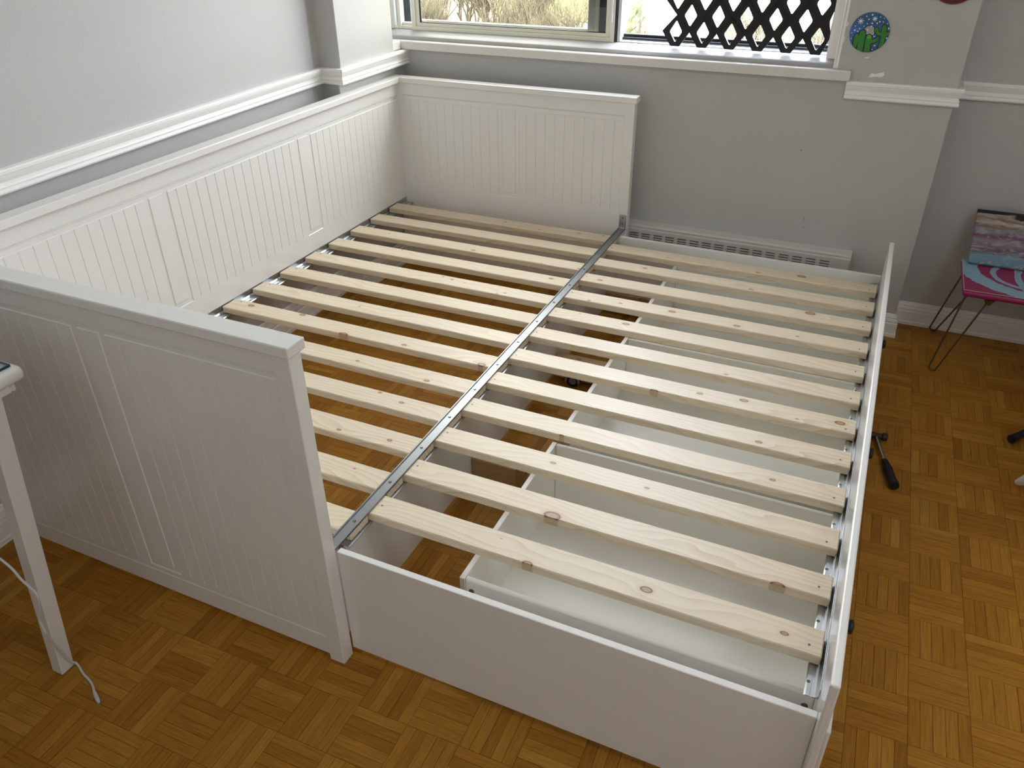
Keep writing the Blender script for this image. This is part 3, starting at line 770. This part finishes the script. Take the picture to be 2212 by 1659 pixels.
# ------------------------------------------------------------------ electric heater on the window wall
ht = empty('baseboard_heater', (1.2, YW, 0), 'long beige baseboard heater with slotted front under the window', 'heater')
hp = [(2.160, .055), (2.160, .320), (2.116, .3165), (2.111, .313), (2.110, .3085), (2.114, .3065), (2.111, .3045), (2.100, .301), (2.100, .3005), (2.106, .3005), (2.145, .300), (2.145, .060), (2.10, .060), (2.10, .055)]
prism('heater_body', hp, 'x', .90, 1.866, M['heater'], ht)
bm = bmesh.new()
zs = [.060, .2622, .2670, .2722, .2770, .2822, .2870, .3005]
xs = [.9001]; gx = 1.7620-.0497*16
k = 0
cells = []
while gx+.0497*k < 1.80:
    a = gx+.0497*k; xs += [a, a+.0345]; k += 1
xs.append(1.8659)
for i in range(len(xs)-1):
    for j in range(len(zs)-1):
        hole = (i % 2 == 1) and (j in (1, 3, 5))
        if not hole: bm.faces.new([bm.verts.new(p) for p in ((xs[i], 2.0995, zs[j]), (xs[i+1], 2.0995, zs[j]), (xs[i+1], 2.0995, zs[j+1]), (xs[i], 2.0995, zs[j+1]))])
        else:       # louvre lip, bent inwards
            bm.faces.new([bm.verts.new(p) for p in ((xs[i], 2.0995, zs[j]), (xs[i+1], 2.0995, zs[j]), (xs[i+1], 2.104, zs[j]+.0005), (xs[i], 2.104, zs[j]+.0005))])
bmesh.ops.remove_doubles(bm, verts=bm.verts, dist=1e-5)
obj('slotted_front', bm, M['heater'], ht)
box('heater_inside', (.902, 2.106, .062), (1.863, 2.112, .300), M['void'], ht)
prism('end_cap', [(2.098, .055), (2.161, .055), (2.161, .321), (2.115, .318), (2.108, .312), (2.098, .302)], 'x', 1.8662, 1.8685, M['heater'], ht)

# ------------------------------------------------------------------ round paintings on the wall
def disc(name, cx, cz, r, mat, label, th=.004):
    bm = bmesh.new(); bm_cyl(bm, (0, -th, 0), (0, 0, 0), r, 64)
    o = obj(name, bm, mat); o.location = (cx, YW, cz); tag(o, label, 'painting'); return o
def night_sky():
    m, nt, b = newmat('painted_night_sky')
    tc = N(nt, 'ShaderNodeTexCoord'); s = N(nt, 'ShaderNodeSeparateXYZ'); nt.links.new(tc.outputs['Object'], s.inputs[0])
    nz = N(nt, 'ShaderNodeTexNoise', Scale=30, Detail=2); nt.links.new(tc.outputs['Object'], nz.inputs['Vector'])
    f = mth(nt, 'ADD', mth(nt, 'MULTIPLY', mth(nt, 'ADD', s.outputs[2], .061), 8.2), mth(nt, 'MULTIPLY', mth(nt, 'SUBTRACT', nz.outputs['Fac'], .5), .25))
    c = ramp(nt, f, [(0, (.03, .06, .10)), (.35, (.045, .14, .42)), (.55, (.05, .16, .46)), (.75, (.03, .10, .20)), (1, (.025, .12, .22))])
    nt.links.new(c, b.inputs['Base Color']); b.inputs['Roughness'].default_value = .45; return m
CX, CZ, CR = 1.7645, 1.0750, .0612
cd = disc('cactus_painting', CX, CZ, CR, night_sky(), 'small round painting of green cacti under a snowy blue night sky')
M['cgreen'] = paint('cactus_green', (.045, .22, .03), .5, .4, var=.25, vscale=120); M['clite'] = paint('cactus_light_green', (.12, .38, .04), .5, .4)
M['cline'] = paint('painted_outline', (.006, .010, .03), .5, .4); M['cwhite'] = paint('painted_white', (.80, .82, .84), .5, .4); M['cmoon'] = paint('painted_moon', (.40, .40, .38), .5, .4, var=.15, vscale=100)
def art(name, pts, mat, y, parent=cd, grow=0, cx=CX, cz=CZ):
    c = Vector((sum(p[0] for p in pts)/len(pts), sum(p[1] for p in pts)/len(pts)))
    P2 = smooth_pts([(p[0], p[1], 0) for p in pts+[pts[0]]], 3)[:-1]; out = []
    n = len(P2)
    area = sum(P2[i].x*P2[(i+1) % n].y-P2[(i+1) % n].x*P2[i].y for i in range(n)); sg = 1 if area > 0 else -1
    for i in range(n):
        d = (P2[(i+1) % n]-P2[i-1]).normalized(); q = Vector((P2[i].x+sg*d.y*grow, P2[i].y-sg*d.x*grow))
        if q.length > CR*1000-.3: q = q.normalized()*(CR*1000-.3)
        out.append((cx+q.x/1000, cz+q.y/1000))
    bm = bmesh.new(); bm_prism(bm, out, 'y', y-.0003, y); return obj(name, bm, mat, parent)
cac1 = [(-43.2, -40.8), (-44.4, -18.4), (-41.7, -7.1), (-37.4, -4.6), (-32.5, -8.0), (-29.8, -23.2), (-32.5, -48.6)]
cac2 = [(-28.2, -52.6), (-30.5, -6.5), (-26.4, 3.4), (-19.2, 6.5), (-12.5, 1.4), (-10.4, -16.6), (-11.9, -58.7)]
moon = [(-16.3, 11.4), (-9.9, 18.0), (0.8, 19.9), (10.8, 14.9), (13.9, 5.4), (13.6, -7.0), (-7.4, -6.7), (-13.0, -0.1)]
cac3 = [(-4.6, -59.7), (-7.4, -30.3), (-6.3, -12.2), (0.9, -6.3), (9.0, -11.4), (12.4, -20.9), (25.0, -14.7), (29.3, -8.9), (32.2, -15.7), (27.7, -27.0), (13.7, -33.3), (10.4, -37.7), (12.3, -59.3)]
cac4 = [(35.0, -47.5), (38.1, -11.2), (24.6, -6.4), (15.3, 4.1), (14.6, 13.7), (20.9, 16.7), (25.9, 10.2), (28.0, 3.4), (35.6, 2.4), (34.8, 16.1), (38.6, 23.9), (45.5, 23.4), (49.8, 16.8), (51.4, 3.2), (59.8, 4.3), (59.7, -7.7), (52.8, -9.1), (50.4, -31.5), (46.1, -39.0)]
lite = [(-4.2, -19.0), (-4.3, -10.7), (0.9, -6.3), (7.8, -10.0), (9.6, -18.3)]
dots = [(-18.4, 48.4), (-1.5, 53.5), (23.6, 48.1), (36.1, 44.6), (-9.8, 39.3), (24.6, 33.8), (35.1, 33.5), (-12.2, 26.1), (2.6, 28.2), (17.6, 29.1), (49.2, 29.0), (-46.8, 17.6), (-46.4, 4.6), (-32.8, 10.0), (-21.1, 18.0), (2.3, 19.1), (-7.2, 7.7), (-54.5, -4.1), (-52.5, -20.8), (55.9, -14.4), (24.2, -39.2), (19.0, -51.3), (16.4, -11.0), (55.7, 14.9), (-36.7, 1.5)]
yb = YW-.0040
art('moon_outline', moon, M['cline'], yb, grow=2.0); art('moon', moon, M['cmoon'], yb-.0003)
for i, c in enumerate((cac1, cac2, cac3, cac4)):
    art('cactus_outline', c, M['cline'], yb-.0006-.00005*i, grow=2.2); art('cactus', c, M['cgreen'], yb-.0010-.00005*i)
art('cactus_highlight', lite, M['clite'], yb-.0015)
for i, (a, b) in enumerate(dots):
    c = bmesh.new(); bm_cyl(c, (CX+a/1000, yb-.0019, CZ+b/1000), (CX+a/1000, yb-.0012, CZ+b/1000), .0021+.0005*math.sin(i*1.7), 8); obj('snow_dot', c, M['cwhite'], cd)
for a, b in ((-33.7, 32.8), (8.0, 41.5)):
    c = bmesh.new(); rr = 10.0 if a < 0 else 8.0
    for k in range(8):
        t = PI*k/4+.2; q = (CX+(a+rr*math.cos(t))/1000, CZ+(b+rr*math.sin(t))/1000)
        bm_tube(c, [(CX+a/1000, yb-.0004, CZ+b/1000), (q[0], yb-.0004, q[1])], [.0011, .0009], 5)
    bm_cyl(c, (CX+a/1000, yb-.0008, CZ+b/1000), (CX+a/1000, yb, CZ+b/1000), .004, 8)
    obj('snowflake', c, M['cwhite'], cd)
M['red'] = paint('dark_red_paint', (.10, .008, .011), .45, .4, var=.15, vscale=60); M['redrim'] = paint('red_rim', (.17, .018, .013), .4, .4)
rd = disc('red_round_painting', 1.986, 1.168+.073, .073, M['redrim'], 'dark red round painting above the chair rail, cut by the top edge')
bm = bmesh.new(); bm_cyl(bm, (1.986, YW-.0046, 1.241), (1.986, YW-.0035, 1.241), .0685, 48); obj('painted_face', bm, M['red'], rd)

# ------------------------------------------------------------------ folding table and canvas, right
tb = empty('folding_table', (2.5, 2.0, 0), 'low magenta table with painted top on wire hairpin legs by the wall', 'table')
def table_paint():
    m, nt, b = newmat('magenta_and_blue_paint')
    tc = N(nt, 'ShaderNodeTexCoord'); g = N(nt, 'ShaderNodeNewGeometry'); s = N(nt, 'ShaderNodeSeparateXYZ'); nt.links.new(g.outputs['Position'], s.inputs[0])
    nz = N(nt, 'ShaderNodeTexNoise', Scale=22, Detail=5, Distortion=.6); nt.links.new(g.outputs['Position'], nz.inputs['Vector'])
    st = N(nt, 'ShaderNodeTexNoise', Scale=90, Detail=3, Distortion=2.); nt.links.new(g.outputs['Position'], st.inputs['Vector'])
    def ringd(cx, cy, r, w):
        dx = mth(nt, 'SUBTRACT', s.outputs[0], cx); dy = mth(nt, 'SUBTRACT', s.outputs[1], cy)
        d = mth(nt, 'SQRT', mth(nt, 'ADD', mth(nt, 'MULTIPLY', dx, dx), mth(nt, 'MULTIPLY', dy, dy)))
        e = mth(nt, 'ABSOLUTE', mth(nt, 'SUBTRACT', d, r))
        e = mth(nt, 'ADD', e, mth(nt, 'MULTIPLY', mth(nt, 'SUBTRACT', nz.outputs['Fac'], .5), w*1.2))
        return mth(nt, 'LESS_THAN', e, w)
    a = mth(nt, 'MAXIMUM', ringd(2.435, 2.065, .190, .030), ringd(2.42, 2.03, .10, .009))
    a = mth(nt, 'MAXIMUM', a, ringd(2.75, 2.02, .355, .011))
    c = mixc(nt, a, (.27, .015, .09), mixc(nt, st.outputs['Fac'], (.16, .33, .46), (.36, .50, .60)))
    nt.links.new(c, b.inputs['Base Color']); b.inputs['Roughness'].default_value = .4; return m
tp = bmesh.new(); bm_box(tp, (2.226, 1.846, .335), (2.90, 2.130, .360), .012, 3)
top = obj('table_top', tp, M['magenta'], tb, smooth=True)
bm = bmesh.new(); bm_box(bm, (2.229, 1.850, .3602), (2.897, 2.127, .3614), .0004); obj('painted_surface', bm, table_paint(), top)
M['cream'] = paint('bare_cream_edge', (.60, .52, .40), .6, .3)
bm = bmesh.new(); bm_box(bm, (2.2275, 1.8475, .3596), (2.8985, 2.1285, .3606)); obj('cream_edge', bm, M['cream'], top)
for lx, ly, sx, sy in ((2.30, 1.925, -1, 0), (2.30, 2.135, -1, 0), (2.82, 1.925, 1, 0), (2.82, 2.135, 1, 0)):
    b = bmesh.new(); fx = 2.218 if sx < 0 else 2.90; fy = 1.932 if ly < 2 else 2.262
    a0 = (lx+.045*sx*.9, ly-.055, .334); a1 = (lx-.0*sx, ly+.03 if ly < 2 else ly-.02, .334)
    a0 = (lx+.058*sx, ly-.05, .334); a1 = (lx-.012*sx, ly-.055, .334)
    f = [(fx-.010, fy+.009, .008), (fx-.002, fy+.002, .0035), (fx+.010, fy-.008, .008)]
    bm_tube(b, [a0]+f+[a1], .0032, 8); obj('leg', b, M['wire'], tb, smooth=True)
    b = bmesh.new(); bm_cyl(b, (a1[0], a1[1], .312), (a1[0], a1[1], .335), .007, 10, .022); obj('leg_socket', b, M['wire'], tb, smooth=True)
def canvas_paint():
    m, nt, b = newmat('abstract_strokes')
    tc = N(nt, 'ShaderNodeTexCoord'); s = N(nt, 'ShaderNodeSeparateXYZ'); nt.links.new(tc.outputs['Object'], s.inputs[0])
    nz = N(nt, 'ShaderNodeTexNoise', Scale=7, Detail=6, Distortion=1.2); mp = N(nt, 'ShaderNodeMapping'); mp.inputs['Scale'].default_value = (1, 2.4, 1)
    nt.links.new(tc.outputs['Object'], mp.inputs['Vector']); nt.links.new(mp.outputs[0], nz.inputs['Vector'])
    n2 = N(nt, 'ShaderNodeTexNoise', Scale=16, Detail=4, Distortion=2.5); nt.links.new(mp.outputs[0], n2.inputs['Vector'])
    v = mth(nt, 'ADD', mth(nt, 'MULTIPLY', s.outputs[1], 4.45), mth(nt, 'MULTIPLY', mth(nt, 'SUBTRACT', nz.outputs['Fac'], .5), .42))
    c = ramp(nt, v, [(0, (.11, .22, .30)), (.16, (.16, .27, .34)), (.24, (.13, .075, .13)), (.38, (.24, .21, .22)), (.50, (.16, .06, .13)), (.60, (.22, .22, .25)), (.68, (.20, .12, .07)), (.75, (.50, .45, .40)), (.80, (.20, .11, .05)), (.88, (.36, .30, .25)), (.94, (.012, .012, .014))])
    c = mixc(nt, mth(nt, 'MULTIPLY', ramp(nt, n2.outputs['Fac'], [(.52, (0, 0, 0)), (.62, (1, 1, 1))]), .7), c, (.36, .33, .33))
    blk = mth(nt, 'GREATER_THAN', v, .915)
    c = mixc(nt, blk, c, (.012, .012, .015))
    nt.links.new(c, b.inputs['Base Color']); b.inputs['Roughness'].default_value = .3; return m
cv = bmesh.new(); bm_box(cv, (0, 0, 0), (.62, .222, .012), .002)
cvo = obj('painted_canvas', cv, canvas_paint()); tag(cvo, 'abstract painting in purple, grey and black leaning back on the low table', 'painting')
cvo.location = (2.243, 2.082, .3622); cvo.rotation_euler = (math.radians(37.5), 0, 0)

# ------------------------------------------------------------------ hammer
hm = empty('hammer', (2.08, 1.30, 0), 'black-gripped claw hammer lying on the parquet beside the bed front', 'hammer')
h0 = Vector((2.056, 1.402, .017)); hd = Vector((1, .10, 0)).normalized()
b = bmesh.new()
bm_tube(b, [h0+hd*t for t in (.036, .034, .022, .018, .008, -.012, -.022)], [.011, .0125, .0125, .0085, .0085, .0110, .0105], 14)
hh = obj('hammer_head', b, M['iron'], hm, smooth=True)
b = bmesh.new()
for s in (-1, 1): bm_tube(b, [h0+hd*(-.020)+Vector((0, s*.004, 0)), h0+hd*(-.045)+Vector((0, s*.007, -.003)), h0+hd*(-.066)+Vector((0, s*.009, -.009))], [.008, .006, .0025], 8)
obj('claw', b, M['iron'], hh, smooth=True)
g0 = Vector((2.0905, 1.275, .0145)); g1 = Vector((2.1225, 1.158, .016))
b = bmesh.new(); bm_tube(b, [h0+Vector((.003, 0, -.002)), g0+(g0-h0)*.06], .0062, 12); obj('shaft', b, M['chrome'], hm, smooth=True)
b = bmesh.new(); d = g1-g0
bm_tube(b, [g0+d*t for t in (-.03, 0, .12, .35, .62, .82, .95, 1.0)], [.0085, .0100, .0112, .0135, .0130, .0135, .0150, .0130], 14)
obj('grip', b, M['black'], hm, smooth=True)

# ------------------------------------------------------------------ things poking in on the right
fs_ = empty('stand_foot', (2.62, 1.72, 0), 'black tubular floor stand foot entering at the right edge', 'stand')
b = bmesh.new(); bm_tube(b, [(2.450, 1.558, .017), (2.53, 1.66, .019), (2.60, 1.735, .022)], .0115, 14); obj('foot_tube', b, M['black'], fs_, smooth=True)
b = bmesh.new(); bm_tube(b, [(2.444, 1.550, .0165), (2.457, 1.567, .0168)], .0135, 14); obj('rubber_end', b, M['black'], fs_, smooth=True)
b = bmesh.new(); bm_tube(b, [(2.60, 1.735, .0), (2.60, 1.735, .75)], .014, 14); obj('upright', b, M['black'], fs_, smooth=True)
ws = empty('white_stool', (2.67, 1.12, 0), 'white stool with curved leg entering at the right edge', 'stool')
def cab_leg(p, q):
    P0 = Vector(p); d = (Vector(q)-P0); d.z = 0; d.normalize(); b = bmesh.new()
    prof = [(-.008, .009, .007), (-.004, .014, .010), (.006, .026, .013), (.016, .045, .0135), (.022, .075, .0135), (.022, .11, .014), (.014, .16, .017), (.006, .22, .019), (.004, .29, .021), (.02, .36, .024), (.05, .41, .026)]
    bm_tube(b, smooth_pts([P0+d*a+Vector((0, 0, z)) for a, z, r in prof], 3), [r for k in range(len(prof)-1) for r in [prof[k][2]+(prof[k+1][2]-prof[k][2])*t/3 for t in range(3)]]+[prof[-1][2]], 12)
    return obj('leg', b, M['desk'], ws, smooth=True)
for p in ((2.452, 1.322), (2.87, 1.29), (2.86, .93), (2.52, .93)):
    cab_leg((p[0], p[1], 0), (2.67, 1.12, 0))
b = bmesh.new(); bm_cyl(b, (2.67, 1.12, .405), (2.67, 1.12, .44), .26, 40); obj('seat', b, M['desk'], ws, smooth=True)

# ------------------------------------------------------------------ desk at left edge
dk = empty('desk', (.2, -.7, 0), 'white desk with glass top and tapered square legs at the left edge', 'desk')
DX1, DY1, DX0, DY0 = .503, -.150, .025, -1.25
tp = bmesh.new()
bm_box(tp, (DX0, DY0, .722), (DX1+.006, DY1+.006, .7515), .011, 4); obj('desk_top', tp, M['desk'], dk, smooth=True)
gt = box('glass_top', (DX0+.006, DY0+.006, .7518), (DX1-.010, DY1-.008, .7568), M['deskglass'], dk)
bm = bmesh.new(); bm_box(bm, (DX1-.0105, DY0+.006, .7520), (DX1-.0090, DY1-.0075, .7566)); bm_box(bm, (DX0+.006, DY1-.0085, .7520), (DX1-.0105, DY1-.0070, .7566))
obj('glass_edge', bm, M['glassedge'], gt)
bm = bmesh.new(); bm_box(bm, (DX0+.03, DY1-.055, .640), (DX1-.03, DY1-.037, .722), .003); bm_box(bm, (DX1-.055, DY0+.03, .640), (DX1-.037, DY1-.055, .722), .003)
bm_box(bm, (DX0+.02, DY1-.020, .700), (DX1-.012, DY1-.010, .7225), .003); bm_box(bm, (DX1-.022, DY0+.02, .700), (DX1-.012, DY1-.02, .7225), .003)
obj('apron', bm, M['desk'], dk)
def splay_leg(bx, by, tx, ty):
    b = bmesh.new(); h0_, h1_ = .0160, .0180
    vs = [b.verts.new(p) for p in ((bx-h0_, by-h0_, 0), (bx+h0_, by-h0_, 0), (bx+h0_, by+h0_, 0), (bx-h0_, by+h0_, 0), (tx-h1_, ty-h1_, .722), (tx+h1_, ty-h1_, .722), (tx+h1_, ty+h1_, .722), (tx-h1_, ty+h1_, .722))]
    for f in ((3, 2, 1, 0), (4, 5, 6, 7), (0, 1, 5, 4), (1, 2, 6, 5), (2, 3, 7, 6), (3, 0, 4, 7)): b.faces.new([vs[i] for i in f])
    bmesh.ops.bevel(b, geom=list(b.edges), offset=.0015, segments=1, affect='EDGES')
    return obj('leg', b, M['desk'], dk)
splay_leg(.435, -.268, .474, -.208); splay_leg(.435, -1.14, .474, -1.19); splay_leg(.105, -.268, .075, -.208); splay_leg(.105, -1.14, .075, -1.19)
# thin white cable down the leg
CAB = [(.40, -.300, .40), (.452, -.288, .348), (.475, -.287, .314), (.505, -.288, .294), (.511, -.290, .282), (.505, -.292, .255), (.486, -.2935, .210), (.489, -.295, .190), (.492, -.296, .172), (.4735, -.283, .118), (.466, -.272, .078), (.4585, -.262, .030), (.458, -.250, .0045), (.493, -.263, .0035), (.529, -.273, .0035), (.556, -.288, .0035)]
b = bmesh.new(); pts = smooth_pts([(.30, -.33, .47)]+CAB, 5); bm_tube(b, pts, .0026, 8)
cb = obj('charging_cable', b, M['cable'], smooth=True); tag(cb, 'thin white cable trailing down past the desk leg onto the floor', 'cable')
b = bmesh.new(); bm_tube(b, [(.552, -.286, .0036), (.560, -.290, .004), (.572, -.296, .0045), (.582, -.301, .0045), (.588, -.304, .0040)], [.0028, .0038, .0044, .0042, .0022], 10)
obj('plug', b, M['cable'], cb, smooth=True)
